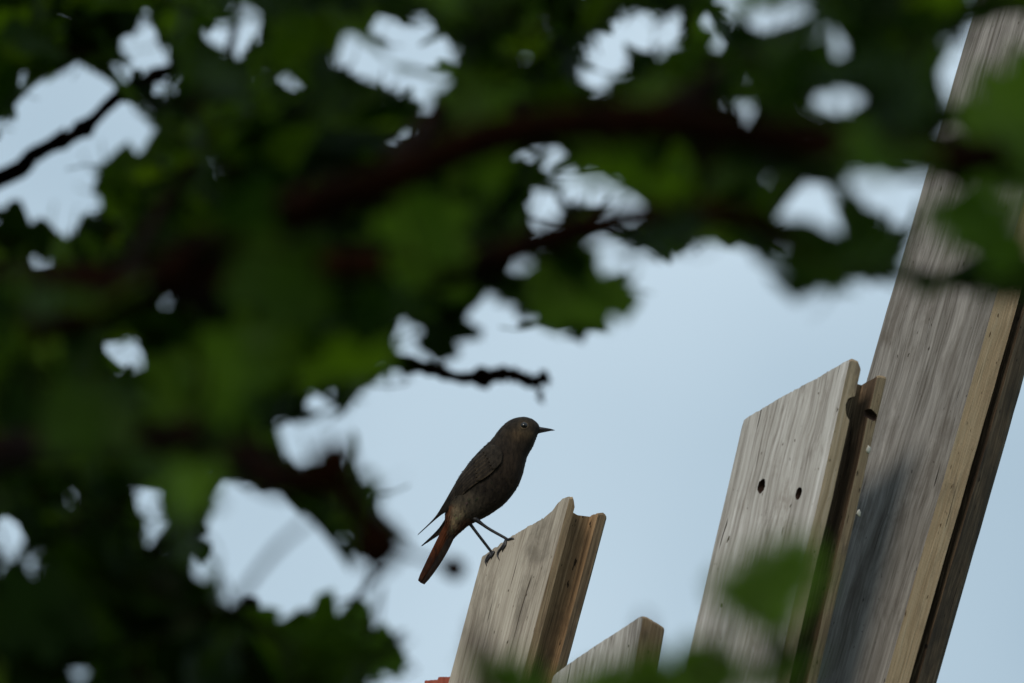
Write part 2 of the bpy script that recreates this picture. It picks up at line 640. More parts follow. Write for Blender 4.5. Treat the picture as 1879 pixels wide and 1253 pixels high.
g = Geo()
bv, bf, bc = [], [], []
BODY2D = []
for r in rings:
    tx, ty, bx, by, hw = r
    cx, cy = (tx + bx) / 2, (ty + by) / 2
    for k in range(NS):
        an = 2 * math.pi * k / NS
        co, si = math.cos(an), math.sin(an)
        x, y = cx + (tx - cx) * co, cy + (ty - cy) * co
        d = -math.copysign(abs(si) ** 0.9, si) * max(hw, 2)
        x += 1.5 * noise.noise(Vector((x * 0.05, y * 0.05, d * 0.05)))
        y += 1.5 * noise.noise(Vector((x * 0.05 + 7, y * 0.05, d * 0.05)))
        bv.append(bp(x, y, d))
        bc.append(tint(x, y))
for i in range(NR - 1):
    for k in range(NS):
        k2 = (k + 1) % NS
        bf.append((i * NS + k, i * NS + k2, (i + 1) * NS + k2, (i + 1) * NS + k))
bf.append(tuple(range(NS))[::-1])
bf.append(tuple((NR - 1) * NS + k for k in range(NS)))
g.add(bv, bf, bc)
g.build('body', bird, [fm_], BASE, True)
bvh = BVHTree.FromPolygons([tuple(p) for p in bv], bf)


def skin(x, y, default, side=-1):
    """depth (drawing units) of the body surface at a profile point"""
    p = bp(x, y, side * 400)
    h = bvh.ray_cast(p, Vector((0, -side, 0)))
    if h[0] is None:
        return default
    return (h[0].y - YB2) / BU


# short overlapping body feathers, too many to count
g = Geo()
for _ in range(2300):
    i = int(rng.integers(5, NR - 6))
    k = int(rng.integers(0, NS))
    p = bv[i * NS + k]
    q = bv[(i + 3) * NS + k]
    c = Vector(rings[i][:2]).to_3d()
    ctr = bp((rings[i][0] + rings[i][2]) / 2, (rings[i][1] + rings[i][3]) / 2, 0)
    nrm = (p - ctr).normalized()
    d = (q - p).normalized()
    d = (d + nrm * 0.05 + Vector(rng.normal(0, 0.12, 3))).normalized()
    sde = d.cross(nrm).normalized()
    L = float(rng.uniform(0.0020, 0.0036)) * (0.5 if i < 34 else 1.0)
    Wd = L * 0.22
    p0 = p - nrm * 0.0003
    tc_ = tuple(x * float(rng.uniform(0.85, 1.2)) for x in bc[i * NS + k])
    g.add([p0 - sde * Wd * 0.4, p0 + sde * Wd * 0.4, p0 + d * L * 0.55 + sde * Wd + nrm * 0.00025, p0 + d * L + nrm * 0.0002, p0 + d * L * 0.55 - sde * Wd + nrm * 0.00025],
          [(0, 1, 2, 3, 4)], tc_)
tag(g.build('body_feathers', bird, [fm_], BASE, True), kind='stuff')

# wings
UPE = spline([(648, 322), (600, 296), (545, 325), (492, 376), (440, 438), (388, 512), (342, 590), (300, 662), (250, 735), (152, 832)], 41)
LOE = spline([(672, 362), (660, 420), (615, 468), (560, 512), (500, 548), (444, 588), (394, 634), (350, 682), (285, 722), (156, 834)], 41)


def wpt(u, v, lift=0.0, side=-1, shift=(0, 0)):
    i = min(max(u, 0), 1) * 40
    a, f = int(min(i, 39)), i - int(min(i, 39))
    up = UPE[a] * (1 - f) + UPE[a + 1] * f
    lo = LOE[a] * (1 - f) + LOE[a + 1] * f
    if side > 0:
        lo = lo + np.array([26.0, 12.0]) * max(0.0, math.sin(math.pi * min(1, max(0, (u - 0.6) / 0.4)))) ** 0.7
    p = up * (1 - v) + lo * v
    fall = -18 - 26 * (1 - u)
    d = skin(p[0], p[1], fall) if u < 0.78 else fall
    # ease the surface off the body towards the wing tip
    k = min(1, max(0, (u - 0.55) / 0.23))
    d = min(d, fall) * (1 - k) + fall * k - 9 - lift
    return bp(p[0] + shift[0], p[1] + shift[1], side * -1 * d)


def wing(side, shift):
    g = Geo()
    vs, fs, cs = [], [], []
    for i in range(41):
        for j in range(9):
            vs.append(wpt(i / 40, j / 8, 0 if 0 < j < 8 else -6, side, shift))
            cs.append((0.050, 0.042, 0.035))
    for i in range(40):
        for j in range(8):
            fs.append((i * 9 + j, i * 9 + j + 1, (i + 1) * 9 + j + 1, (i + 1) * 9 + j))
    g.add(vs, fs, cs)

    def feather(u0, v0, u1, v1, wd, lift, base, edge):
        vs, fs, cs = [], [], []
        n = 9
        for a in range(n):
            s = a / (n - 1)
            u, v = u0 + (u1 - u0) * s, v0 + (v1 - v0) * s
            ww = wd * (0.55 + 0.45 * math.sin(math.pi * min(1, s * 0.62 + 0.1))) * (1 if s < 0.85 else math.sqrt(max(0.02, (1 - s) / 0.15)))
            for b, dv in enumerate((-1, -0.55, 0.1, 0.72, 1)):
                lf = lift * (0.25 + 0.75 * s) + (0, 2.2, 2.6, 1.6, 0)[b] * 0.8
                vs.append(wpt(u, min(1.04, max(-0.02, v + dv * ww)), lf, side, shift))
                cs.append(edge if b in (0, 4) else (lerp3(base, edge, 0.45) if b == 3 else base))
        for a in range(n - 1):
            for b in range(4):
                fs.append((a * 5 + b, a * 5 + b + 1, (a + 1) * 5 + b + 1, (a + 1) * 5 + b))
        g.add(vs, fs, cs)
    dk, ed = (0.038, 0.031, 0.026), (0.150, 0.118, 0.085)
    for k in range(6):                       # primaries
        feather(0.50, 0.95 - 0.08 * k, 1.0 - 0.035 * k, 0.9 - 0.16 * k, 0.17, 1.5 + k * 0.6, (0.028, 0.024, 0.022), (0.085, 0.068, 0.052))
    for k in range(6):                       # secondaries and tertials
        feather(0.30, 0.9 - 0.13 * k, 0.80 - 0.045 * k, 0.86 - 0.15 * k, 0.12, 5 + k * 0.9, dk, ed)
    for k in range(6):                       # greater coverts
        feather(0.16, 0.92 - 0.13 * k, 0.42 - 0.012 * k, 0.90 - 0.15 * k, 0.10, 10 + k * 0.4, (0.050, 0.041, 0.033), (0.165, 0.130, 0.090))
    for k in range(6):                       # lesser coverts at the shoulder
        feather(0.03, 0.86 - 0.13 * k, 0.24, 0.88 - 0.15 * k, 0.11, 13, (0.064, 0.054, 0.044), (0.086, 0.072, 0.056))
    return g


wing(-1, (0, 0)).build('wing', bird, [fm_], BASE, True)
wing(1, (22, 58)).build('wing', bird, [fm_], BASE, True)

# tail
tail = bpy.data.objects.new('tail', None)
COL.objects.link(tail)
tail.parent = bird
for k in range(7):
    g = Geo()
    f = k / 6
    b0 = (342 + 50 * f, 745 + 30 * f)
    t0 = (163 + 22 * f, 1112 + 16 * f)
    dyk = -16 + 5 * k if k < 4 else 4 - 6 * (k - 3)
    colr = (0.19, 0.058, 0.022) if k < 2 else ((0.13, 0.043, 0.018) if k == 2 else (0.036, 0.026, 0.020))
    vs, fs, cs = [], [], []
    n = 12
    for a in range(n):
        s = a / (n - 1)
        mxx, myy = b0[0] + (t0[0] - b0[0]) * s + 16 * math.sin(math.pi * s) * (f - 0.2), b0[1] + (t0[1] - b0[1]) * s + 8 * math.sin(math.pi * s)
        ww = (13 + 3 * math.sin(math.pi * s)) * (1 if s < 0.93 else 0.72)
        nx, ny = 0.9, 0.42
        cc = lerp3(colr, (0.05, 0.027, 0.018), max(0, (s - 0.45) / 0.55) * 0.75)
        for b, o_ in enumerate((-1, -0.1, 1)):
            vs.append(bp(mxx + nx * ww * o_, myy + ny * ww * o_, dyk - (2.5 if b == 1 else 0)))
            cs.append(cc)
    for a in range(n - 1):
        for b in range(2):
            fs.append((a * 3 + b, a * 3 + b + 1, (a + 1) * 3 + b + 1, (a + 1) * 3 + b))
    g.add(vs, fs, cs)
    g.build('tail_feather', tail, [fm_], BASE, True)

# bill
g = Geo()
for (pts, rr) in (([(868, 190), (900, 191), (930, 191), (958, 192), (984, 196)], (20, 15, 10, 6, 1.2)),
                  ([(868, 206), (898, 203), (928, 200), (955, 197), (978, 196.5)], (14, 9, 6, 3.6, 1))):
    g.tube([bp(x, y, 0) for x, y in pts], [r * BU for r in rr], 10)
g.build('bill', bird, [hm], BASE)

# eyes
for sgn in (-1, 1):
    d = skin(797, 187, -80)
    ctr = bp(797, 187, (d + 9) * (-sgn))
    bm = bmesh.new()
    bmesh.ops.create_uvsphere(bm, u_segments=20, v_segments=12, radius=22 * BU)
    me = bpy.data.meshes.new('eye')
    bm.to_mesh(me)
    bm.free()
    me.polygons.foreach_set('use_smooth', [True] * len(me.polygons))
    e = link('eye', me, bird, [em])
    e.location = ctr - BASE
    g = Geo()                                # pale lid ring
    rp = [bp(797 + 23 * math.cos(a), 187 + 22 * math.sin(a), (skin(797 + 23 * math.cos(a), 187 + 22 * math.sin(a), -80) - 0.5) * (-sgn)) for a in np.linspace(0, 2 * math.pi, 25)]
    g.tube(rp, [3.2 * BU] * 25, 6, (0.24, 0.19, 0.13))
    g.build('eye_ring', e, [fm_], ctr, True)

# legs: thigh feathers run into the shank, toes curl round the board's edge
ya = (foot_a.y - YB2) / BU
yb = (foot_b.y - YB2) / BU


def leg(hip, knee, foot, toes, fy):
    g = Geo()
    P = spline([hip, knee, (foot[0] - 4, foot[1] - 8, fy), (foot[0], foot[1], fy)], 14)
    R = np.interp(np.linspace(0, 1, 14), [0, 0.12, 0.25, 0.85, 1], [22, 13, 9.5, 8.5, 11])
    g.tube([bp(*p) for p in P], [r * BU for r in R], 10)
    lo = g.build('leg', bird, [hm], BASE)
    for t in toes:
        g = Geo()
        pts = []
        for (x, y, off) in t:
            if off is None:
                pts.append(bp(x, y, fy))
            else:
                pts.append(b1.facept(720 + x / CS, 730 + y / CS, off * BU))
        S = spline([tuple(p) for p in pts], 12)
        RR = np.interp(np.linspace(0, 1, 12), [0, 0.3, 0.72, 0.8, 1], [9.5, 7.5, 7, 5.5, 1.2])
        g.tube(S, [r * BU for r in RR], 8)
        g.build('toe', lo, [hm], BASE)


leg((440, 716, 22), (505, 806, 14), (602, 930), [
    [(602, 928, None), (588, 950, 6), (575, 975, 7), (568, 995, 5), (572, 1020, 2)],
    [(602, 928, None), (600, 950, 6), (590, 970, 7), (580, 985, 6), (577, 1003, 2)],
    [(602, 928, None), (618, 935, 6), (612, 950, 7), (603, 965, 6), (600, 978, 2)],
    [(602, 928, None), (590, 938, -30), (575, 950, -55), (570, 965, -60)]], ya)
leg((488, 728, -26), (578, 795, -30), (690, 866), [
    [(690, 864, None), (706, 858, 4), (720, 854, 5), (732, 852, 4), (738, 858, 1)],
    [(690, 864, None), (676, 892, 6), (660, 915, 8), (646, 935, 8), (640, 958, 5), (650, 984, 2)],
    [(690, 864, None), (688, 890, 6), (680, 905, 7), (672, 918, 6), (668, 935, 2)],
    [(690, 864, None), (690, 880, -30), (680, 890, -55), (675, 905, -60)]], yb)

# ------------------------------------------------------------------ tree and shrub
bk, bt, bb = newmat('bark')
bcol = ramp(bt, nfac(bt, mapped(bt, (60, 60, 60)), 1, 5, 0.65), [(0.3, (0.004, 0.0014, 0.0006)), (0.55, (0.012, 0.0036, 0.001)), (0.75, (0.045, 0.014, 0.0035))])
bt.links.new(bcol, bb.inputs['Base Color'])
bb.inputs['Roughness'].default_value = 1.0
bb.inputs['Specular IOR Level'].default_value = 0.05
bump(bt, bb, nfac(bt, mapped(bt, (150, 150, 150)), 1, 4, 0.6), 0.6, 0.002)


def leafmat(name, a, b, tr):
    m, t, p = newmat(name)
    oi = t.nodes.new('ShaderNodeObjectInfo')
    ge = t.nodes.new('ShaderNodeNewGeometry')
    ad = t.nodes.new('ShaderNodeMath')
    ad.operation = 'ADD'
    t.links.new(oi.outputs['Random'], ad.inputs[0])
    t.links.new(ge.outputs['Random Per Island'], ad.inputs[1])
    fr = t.nodes.new('ShaderNodeMath')
    fr.operation = 'FRACT'
    t.links.new(ad.outputs[0], fr.inputs[0])
    c = ramp(t, fr.outputs[0], [(0.0, a), (0.62, tuple(0.8 * x + 0.2 * y for x, y in zip(a, b))), (0.82, tuple(0.3 * x + 0.7 * y for x, y in zip(a, b))), (1.0, b)])
    v = ramp(t, nfac(t, mapped(t, (3, 3, 3)), 1, 3, 0.6), [(0.3, (0.8, 0.8, 0.8)), (0.7, (1.15, 1.15, 1.1))])
    c = mixc(t, 1.0, c, v, 'MULTIPLY')
    t.links.new(c, p.inputs['Base Color'])
    p.inputs['Roughness'].default_value = 0.6
    p.inputs['Specular IOR Level'].default_value = 0.15
    tl = t.nodes.new('ShaderNodeBsdfTranslucent')
    c2 = mixc(t, 1.0, c, tr, 'MULTIPLY')
    t.links.new(c2, tl.inputs['Color'])
    ms = t.nodes.new('ShaderNodeMixShader')
    ms.inputs[0].default_value = 0.45
    t.links.new(p.outputs[0], ms.inputs[1])
    t.links.new(tl.outputs[0], ms.inputs[2])
    t.links.new(ms.outputs[0], t.nodes['Material Output'].inputs['Surface'])
    return m


LEAF = leafmat('lobed_leaf', (0.008, 0.022, 0.004), (0.088, 0.168, 0.012), (2.5, 2.4, 0.7))
LEAF_LIT = leafmat('lit_leaf', (0.045, 0.098, 0.008), (0.085, 0.16, 0.012), (2.4, 2.3, 0.8))  # paler leaf copy with light put into its colour, for sapling and bright spots

HALF = [(0.00, 0.015), (0.06, 0.13), (0.03, 0.27), (0.14, 0.40), (0.27, 0.42), (0.33, 0.27), (0.42, 0.36), (0.52, 0.50), (0.64, 0.46), (0.64, 0.30), (0.67, 0.21), (0.78, 0.30), (0.86, 0.22), (0.92, 0.09), (1.0, 0.0)]


def leaf_proto(seed):
    r = random.Random(seed)
    k = r.uniform(0.85, 1.12)
    sides = []
    for s in (1, -1):
        sides.append([(x + r.uniform(-0.025, 0.025) * (0 < i < 14), s * y * k * r.uniform(0.9, 1.1)) for i, (x, y) in enumerate(HALF)])
    fold, curl = r.uniform(0.15, 0.6), r.uniform(-0.35, 0.35)
    V, F = [], []
    mid = []
    mxv = 0
    for i, (x, y) in enumerate(HALF):
        mxv = max(mxv, x * 0.98)
        mid.append(len(V))
        V.append(Vector((mxv, 0, 0)))
    for si, sd in enumerate(sides):
        idx = []
        for (x, y) in sd[:-1]:
            idx.append(len(V))
            V.append(Vector((x, y, 0)))
        idx.append(mid[-1])
        for i in range(len(idx) - 1):
            q = [mid[i], mid[i + 1], idx[i + 1], idx[i]]
            q = [a for n, a in enumerate(q) if a not in q[:n]]
            F.append(tuple(q) if si == 0 else tuple(q[::-1]))
    for v in V:
        v.z = abs(v.y) * fold + curl * v.x * v.x * 0.6 + 0.035 * math.sin(v.x * 9 + seed) * abs(v.y) * 4
    n = len(V)
    for a, (px_, pz) in enumerate(((-0.42, 0.05), (-0.2, -0.01), (0.02, -0.006))):   # stalk
        for q in range(3):
            an = 2.1 * q
            V.append(Vector((px_, math.cos(an) * 0.012, pz + math.sin(an) * 0.012)))
    for a in range(2):
        for q in range(3):
            F.append((n + a * 3 + q, n + a * 3 + (q + 1) % 3, n + (a + 1) * 3 + (q + 1) % 3, n + (a + 1) * 3 + q))
    outline = [Vector((x, y, abs(y) * fold)) for x, y in sides[0]] + [Vector((x, y, abs(y) * fold)) for x, y in sides[1][-2::-1]]
    return V, F, outline


PROTO = [leaf_proto(s) for s in range(10)]
PMESH, LIT_MESH = [], []
for i, (V, F, _) in enumerate(PROTO):
    me = mesh('leaf', V, F, True)
    me.materials.append(LEAF)
    PMESH.append(me)
    me = mesh('lit_leaf', V, F, True)
    me.materials.append(LEAF_LIT)
    LIT_MESH.append(me)

# what the photograph shows of gaps between the leaves
X0, Y0, CELL = -240, -240, 5
GW, GH = (2160 + 240) // CELL, (1420 + 240) // CELL
gx, gy = np.meshgrid(X0 + (np.arange(GW) + 0.5) * CELL, Y0 + (np.arange(GH) + 0.5) * CELL)


def inpoly(poly, x=gx, y=gy):
    res = np.zeros(x.shape, bool)
    n = len(poly)
    for i in range(n):
        (xa, ya), (xb, yb_) = poly[i], poly[(i + 1) % n]
        if ya == yb_:
            continue
        c = ((ya > y) != (yb_ > y)) & (x < (xb - xa) * (y - ya) / (yb_ - ya) + xa)
        res ^= c
    return res


MAIN = [(-240, -240), (2160, -240), (2160, 560), (1879, 545), (1640, 520), (1560, 505), (1535, 565), (1490, 565), (1460, 505), (1400, 470), (1340, 432), (1290, 440), (1270, 462),
        (1165, 472), (1170, 540), (1105, 580), (1092, 650), (1075, 605), (1010, 605), (950, 590), (930, 540), (850, 560), (825, 640), (770, 655), (720, 670), (690, 690),
        (670, 730), (600, 760), (500, 772), (498, 800), (540, 860), (600, 835), (650, 845), (680, 900), (700, 960), (740, 1000), (690, 1040), (640, 1010), (610, 950), (480, 900), (430, 880), (400, 865), (382, 900), (395, 990), (430, 1110),
        (470, 1140), (500, 1112), (545, 1150), (580, 1122), (612, 1180), (660, 1160), (728, 1190), (690, 1225), (655, 1260), (600, 1420), (-240, 1420)]
GAPS = [[(-20, 225), (40, 190), (40, 140), (75, 130), (110, 128), (150, 98), (168, 130), (215, 160), (232, 190), (300, 240), (290, 285), (230, 300), (165, 312), (178, 350), (180, 392), (130, 412), (100, 440), (60, 430), (-20, 425)],
        [(230, 20), (265, 12), (292, 70), (262, 118), (225, 105)], [(358, 60), (420, 12), (475, 12), (472, 80), (445, 112), (385, 90)],
        [(652, 130), (780, 18), (808, 55), (775, 108), (700, 168)],
        [(1042, 120), (1085, 150), (1080, 80), (1140, 28), (1250, 18), (1235, 105), (1190, 108), (1160, 88), (1132, 140), (1090, 190)],
        [(1262, 90), (1288, 15), (1332, 60), (1322, 122), (1270, 127)], [(1300, -20), (1422, -20), (1428, 58), (1380, 55)],
        [(1800, 35), (1900, -10), (1900, 150), (1830, 165), (1800, 235), (1705, 245), (1725, 130), (1765, 80)],
        [(1560, 305), (1690, 310), (1740, 330), (1700, 405), (1640, 400), (1590, 385)], [(1740, 60), (1960, 40), (1960, 140), (1905, 235), (1720, 245)], [(1690, 365), (1960, 360), (1960, 470), (1680, 465)], [(1690, 330), (1879, 335), (1879, 355), (1740, 370), (1700, 420)], [(1660, 470), (1730, 430), (1790, 470), (1760, 500), (1650, 510)]]
ELL = [(295, 125, 20, 25), (540, 150, 17, 17), (630, 95, 13, 15), (625, 65, 12, 12), (1540, 185, 42, 22), (1475, 375, 62, 38), (1525, 440, 30, 34), (1465, 20, 25, 16), (1540, 70, 30, 20), (1465, 145, 12, 20),
       (705, 283, 19, 19), (787, 187, 18, 18), (830, 152, 15, 15), (1010, 287, 38, 24), (998, 378, 24, 44), (1065, 340, 26, 20), (1118, 335, 16, 22), (1112, 468, 44, 32), (1150, 392, 40, 24), (968, 497, 34, 28),
       (225, 650, 32, 30), (270, 915, 24, 38), (276, 975, 28, 24), (12, 990, 24, 48), (62, 1030, 16, 32), (125, 900, 14, 24), (742, 612, 16, 34), (590, 735, 34, 12), (145, 1232, 40, 16), (1490, 248, 30, 12), (100, 40, 10, 10), (70, 470, 14, 40), (365, 1050, 12, 20)]
LEAFY = inpoly(MAIN)
OPEN = np.zeros_like(LEAFY)
for p in GAPS:
    OPEN |= inpoly(p)
for (ex, ey, ra, rb) in ELL:
    ra, rb = ra * 1.06 + 3, rb * 1.06 + 3
    OPEN |= ((gx - ex) / ra) ** 2 + ((gy - ey) / rb) ** 2 < 1
for _ in range(150):                          # pinholes of sky scattered through the thinner parts
    ex, ey = rng.uniform(-100, 1800), rng.uniform(-100, 1150) ** 1.0
    if rng.random() < 0.55:
        ey = rng.uniform(-100, 330)
    ra = rng.uniform(7, 13)
    OPEN |= ((gx - ex) / ra) ** 2 + ((gy - ey) / (ra * rng.uniform(0.8, 1.5))) ** 2 < 1
OPEN |= ~LEAFY
LEAFY &= ~OPEN

tree = bpy.data.objects.new('tree', None)
COL.objects.link(tree)
tree.location = (-1.25, 4.25, 0)
tag(tree, 'leafy tree with brown branches and lobed green leaves overhanging the view', 'tree')
shrub = bpy.data.objects.new('shrub', None)
COL.objects.link(shrub)
shrub.location = (-0.35, 4.7, 0)
tag(shrub, 'lobed-leaf shrub growing up from below, filling the bottom left corner', 'shrub')
sprig = bpy.data.objects.new('sapling', None)
COL.objects.link(sprig)
sprig.location = (0.14, 3.35, 0)
tag(sprig, 'blurred green sapling tips poking up in front of the lower boards', 'sapling')

SKEL = {'tree': [], 'shrub': [], 'sapling': []}
ROOT = {'tree': tree, 'shrub': shrub, 'sapling': sprig}


def limb(owner, name, ctrl, r0, r1, n=26, bumps=0.0):
    """ctrl: world points"""
    S = [Vector(p) for p in spline([tuple(c) for c in ctrl], n)]
    R = [r0 + (r1 - r0) * (i / (n - 1)) ** 0.8 for i in range(n)]
    if bumps:
        R = [r * (1 + bumps * max(0, noise.noise(Vector((i * 0.9, r0 * 999, 3))) * 2)) for i, r in enumerate(R)]
    g = Geo()
    g.tube(S, R, 10, wob=0.3, seed=ctrl[0][0] * 7)
    SKEL[owner] += S
    if bumps:                                # buds and spurs along a bare twig
        for i in range(n // 2, n - 1, 2):
            u = Vector((noise.noise(Vector((i * 3.1, 1, 2))) - 0.1, noise.noise(Vector((i * 2.3, 5, 2))), noise.noise(Vector((i * 1.7, 3, 9))) + 0.25)).normalized()
            k = 0.0035 + 0.0035 * abs(noise.noise(Vector((i * 1.3, 8, 1))))
            g.tube([S[i], S[i] + u * k, S[i] + u * k * 1.9 + Vector((0.002, 0, 0))], [R[i] * 0.8, 0.0022, 0.0006], 6)
    return g.build(name, ROOT[owner], [bk], ROOT[owner].location)


def pp(*l):
    return [at(*q) for q in l]


TT = Vector(tree.location)
limb('tree', 'trunk', [TT + Vector((0, 0, -0.05)), TT + Vector((0.04, 0.02, 0.9)), TT + Vector((-0.03, 0, 1.9)), TT + Vector((0.02, -0.05, 3.0)), TT + Vector((0.1, 0, 4.2))], 0.085, 0.03, 30)
limb('tree', 'branch', [TT + Vector((0, 0, 1.9))] + pp((-700, 800, 4.1), (-60, 625, 3.75), (200, 560, 3.7), (450, 425, 3.65), (700, 335, 3.6), (950, 240, 3.6), (1200, 222, 3.55), (1450, 258, 3.55), (1700, 290, 3.5), (1950, 268, 3.45), (2300, 230, 3.4)), 0.0095, 0.007, 60)
limb('tree', 'branch', [TT + Vector((0, 0, 1.75))] + pp((-700, 900, 4.5), (-60, 835, 4.0), (200, 818, 3.8), (400, 800, 3.7), (470, 858, 3.65), (540, 885, 3.6), (600, 880, 3.6), (650, 930, 3.6), (695, 1000, 3.6)), 0.010, 0.005, 44)
limb('tree', 'branch', [TT + Vector((0, 0, 2.0))] + pp((-700, 640, 4.6), (-80, 535, 4.0), (300, 515, 3.9), (600, 492, 3.85), (850, 490, 3.85), (1050, 425, 3.8), (1250, 390, 3.8), (1400, 405, 3.8)), 0.011, 0.005, 44)
limb('tree', 'branch', [TT + Vector((0, 0.05, 2.1))] + pp((-600, 560, 4.95), (-20, 338, 4.95), (60, 285, 4.95), (150, 238, 4.95), (230, 168, 4.95), (340, 120, 4.9), (450, 130, 4.9)), 0.006, 0.0025, 44, bumps=0.5)
limb('tree', 'branch', pp((300, 515, 3.9), (470, 590, 4.9), (640, 645, 5.1), (760, 668, 5.0), (850, 694, 5.0), (930, 686, 5.0), (975, 702, 5.0), (1008, 690, 5.0)), 0.0045, 0.0026, 48, bumps=1.2)
limb('tree', 'branch', pp((930, 686, 5.0), (965, 690, 5.0), (985, 712, 5.0), (996, 722, 5.0)), 0.0026, 0.0008, 14, bumps=0.8)
limb('tree', 'branch', pp((1200, 222, 3.55), (1350, 130, 4.0), (1420, 110, 4.2), (1560, 150, 4.2), (1660, 190, 4.2), (1800, 220, 4.2)), 0.007, 0.003)
limb('tree', 'branch', pp((1400, 405, 3.8), (1500, 470, 4.1), (1640, 500, 4.1), (1850, 520, 4.1), (2050, 500, 4.1)), 0.004, 0.0025)
limb('tree', 'branch', pp((700, 335, 3.6), (820, 180, 4.3), (900, 80, 4.5), (1000, -120, 4.6)), 0.006, 0.0025)
limb('tree', 'branch', pp((200, 560, 3.7), (330, 330, 4.3), (480, 160, 4.6), (600, -120, 4.7)), 0.0032, 0.0018)
limb('tree', 'branch', pp((1350, 130, 4.0), (1290, 100, 4.5), (1262, 70, 4.6), (1272, -60, 4.6)), 0.003, 0.002)
limb('tree', 'branch', pp((480, 160, 4.6), (425, 110, 4.7), (432, 40, 4.75), (445, -80, 4.75)), 0.003, 0.0018)
limb('tree', 'branch', pp((400, 800, 3.7), (470, 700, 4.5), (600, 690, 4.7), (700, 640, 4.9)), 0.0035, 0.002)
SB = Vector(shrub.location)
for pts in (((100, 1500, 4.7), (60, 1250, 4.75), (130, 1050, 4.8), (110, 900, 4.75)), ((300, 1500, 4.75), (330, 1250, 4.8), (300, 1100, 4.85), (250, 1000, 4.85)), ((420, 1500, 4.9), (480, 1300, 5.0), (560, 1210, 5.0), (650, 1190, 5.0)), ((-100, 1500, 4.6), (-120, 1200, 4.6), (-60, 1000, 4.6))):
    P = pp(*pts)
    limb('shrub', 'stem', [SB, SB * 0.4 + P[0] * 0.6 + Vector((0, 0, -0.4))] + P, 0.009, 0.003, 30)
limb('shrub', 'stem', pp((560, 1210, 5.0), (620, 1150, 5.0), (665, 1085, 4.6), (705, 1045, 4.5)), 0.0022, 0.0015, 16)
limb('shrub', 'stem', pp((400, 1180, 4.5), (445, 1090, 4.1), (505, 1010, 3.9), (565, 955, 3.8)), 0.002, 0.0012, 16)
SP = Vector(sprig.location)
for pts in (((880, 1500, 3.40), (905, 1290, 3.40), (912, 1190, 3.40)), ((1200, 1500, 3.35), (1180, 1300, 3.35), (1160, 1235, 3.35)), ((1330, 1500, 3.40), (1320, 1290, 3.35), (1290, 1200, 3.35)), ((1460, 1500, 3.25), (1420, 1290, 3.25), (1405, 1130, 3.25))):
    P = pp(*pts)
    limb('sapling', 'stem', [SP, SP * 0.3 + P[0] * 0.7 + Vector((0, 0, -0.2))] + P, 0.004, 0.0012, 24)

# leaves
LEAVES = {'tree': [], 'shrub': [], 'sapling': []}
cover = np.zeros(LEAFY.shape, np.int16)


def orient(cam_bias, up_bias, sp=0.75):
    n = Vector((rng.normal(0, sp), rng.normal(0, sp) - cam_bias, rng.normal(0, sp) + up_bias)).normalized()
    a = Vector(rng.normal(0, 1, 3)) + Vector((0.2, 0, -0.55))
    x = (a - n * a.dot(n)).normalized()
    y = n.cross(x)
    return Matrix((x, y, n)).transposed()


def footprint(ctr, R, size, k):
    pts = [proj(ctr + R @ (v - Vector((0.45, 0, 0))) * size) for v in PROTO[k][2]]
    xs, ys = [p[0] for p in pts], [p[1] for p in pts]
    i0, i1 = int((min(xs) - X0) / CELL), int((max(xs) - X0) / CELL) + 1
    j0, j1 = int((min(ys) - Y0) / CELL), int((max(ys) - Y0) / CELL) + 1
    i0, j0 = max(i0, 0), max(j0, 0)
    i1, j1 = min(i1, GW), min(j1, GH)
    if i1 <= i0 or j1 <= j0:
        return None
    sl_ = (slice(j0, j1), slice(i0, i1))
    return sl_, inpoly(pts, gx[sl_], gy[sl_])


def put(owner, ctr, R, size, k, area):
    LEAVES[owner].append((ctr - R @ Vector((0.45, 0, 0)) * size, R, size, k, area))


def depth_for(px, py):
    if px < 340 and py < 470:
        return rng.uniform(4.5, 5.1)
    if py > 1000:
        return rng.uniform(4.15, 4.65)
    if px > 1380:
        return rng.uniform(3.2, 3.5) if rng.random() < 0.06 else rng.uniform(3.75, 4.5)
    return rng.uniform(3.4, 3.8) if rng.random() < 0.03 else rng.uniform(4.2, 5.1)


BRIGHT = {(430, 690), (520, 640), (770, 430), (290, 340), (1795, 420), (1862, 200), (910, 70), (650, 1195), (575, 1190), (500, 1190), (1055, 555), (1455, 150), (330, 720), (880, 210), (1290, 130)}  # leaves at lit spots; they get the leaf colour with painted light
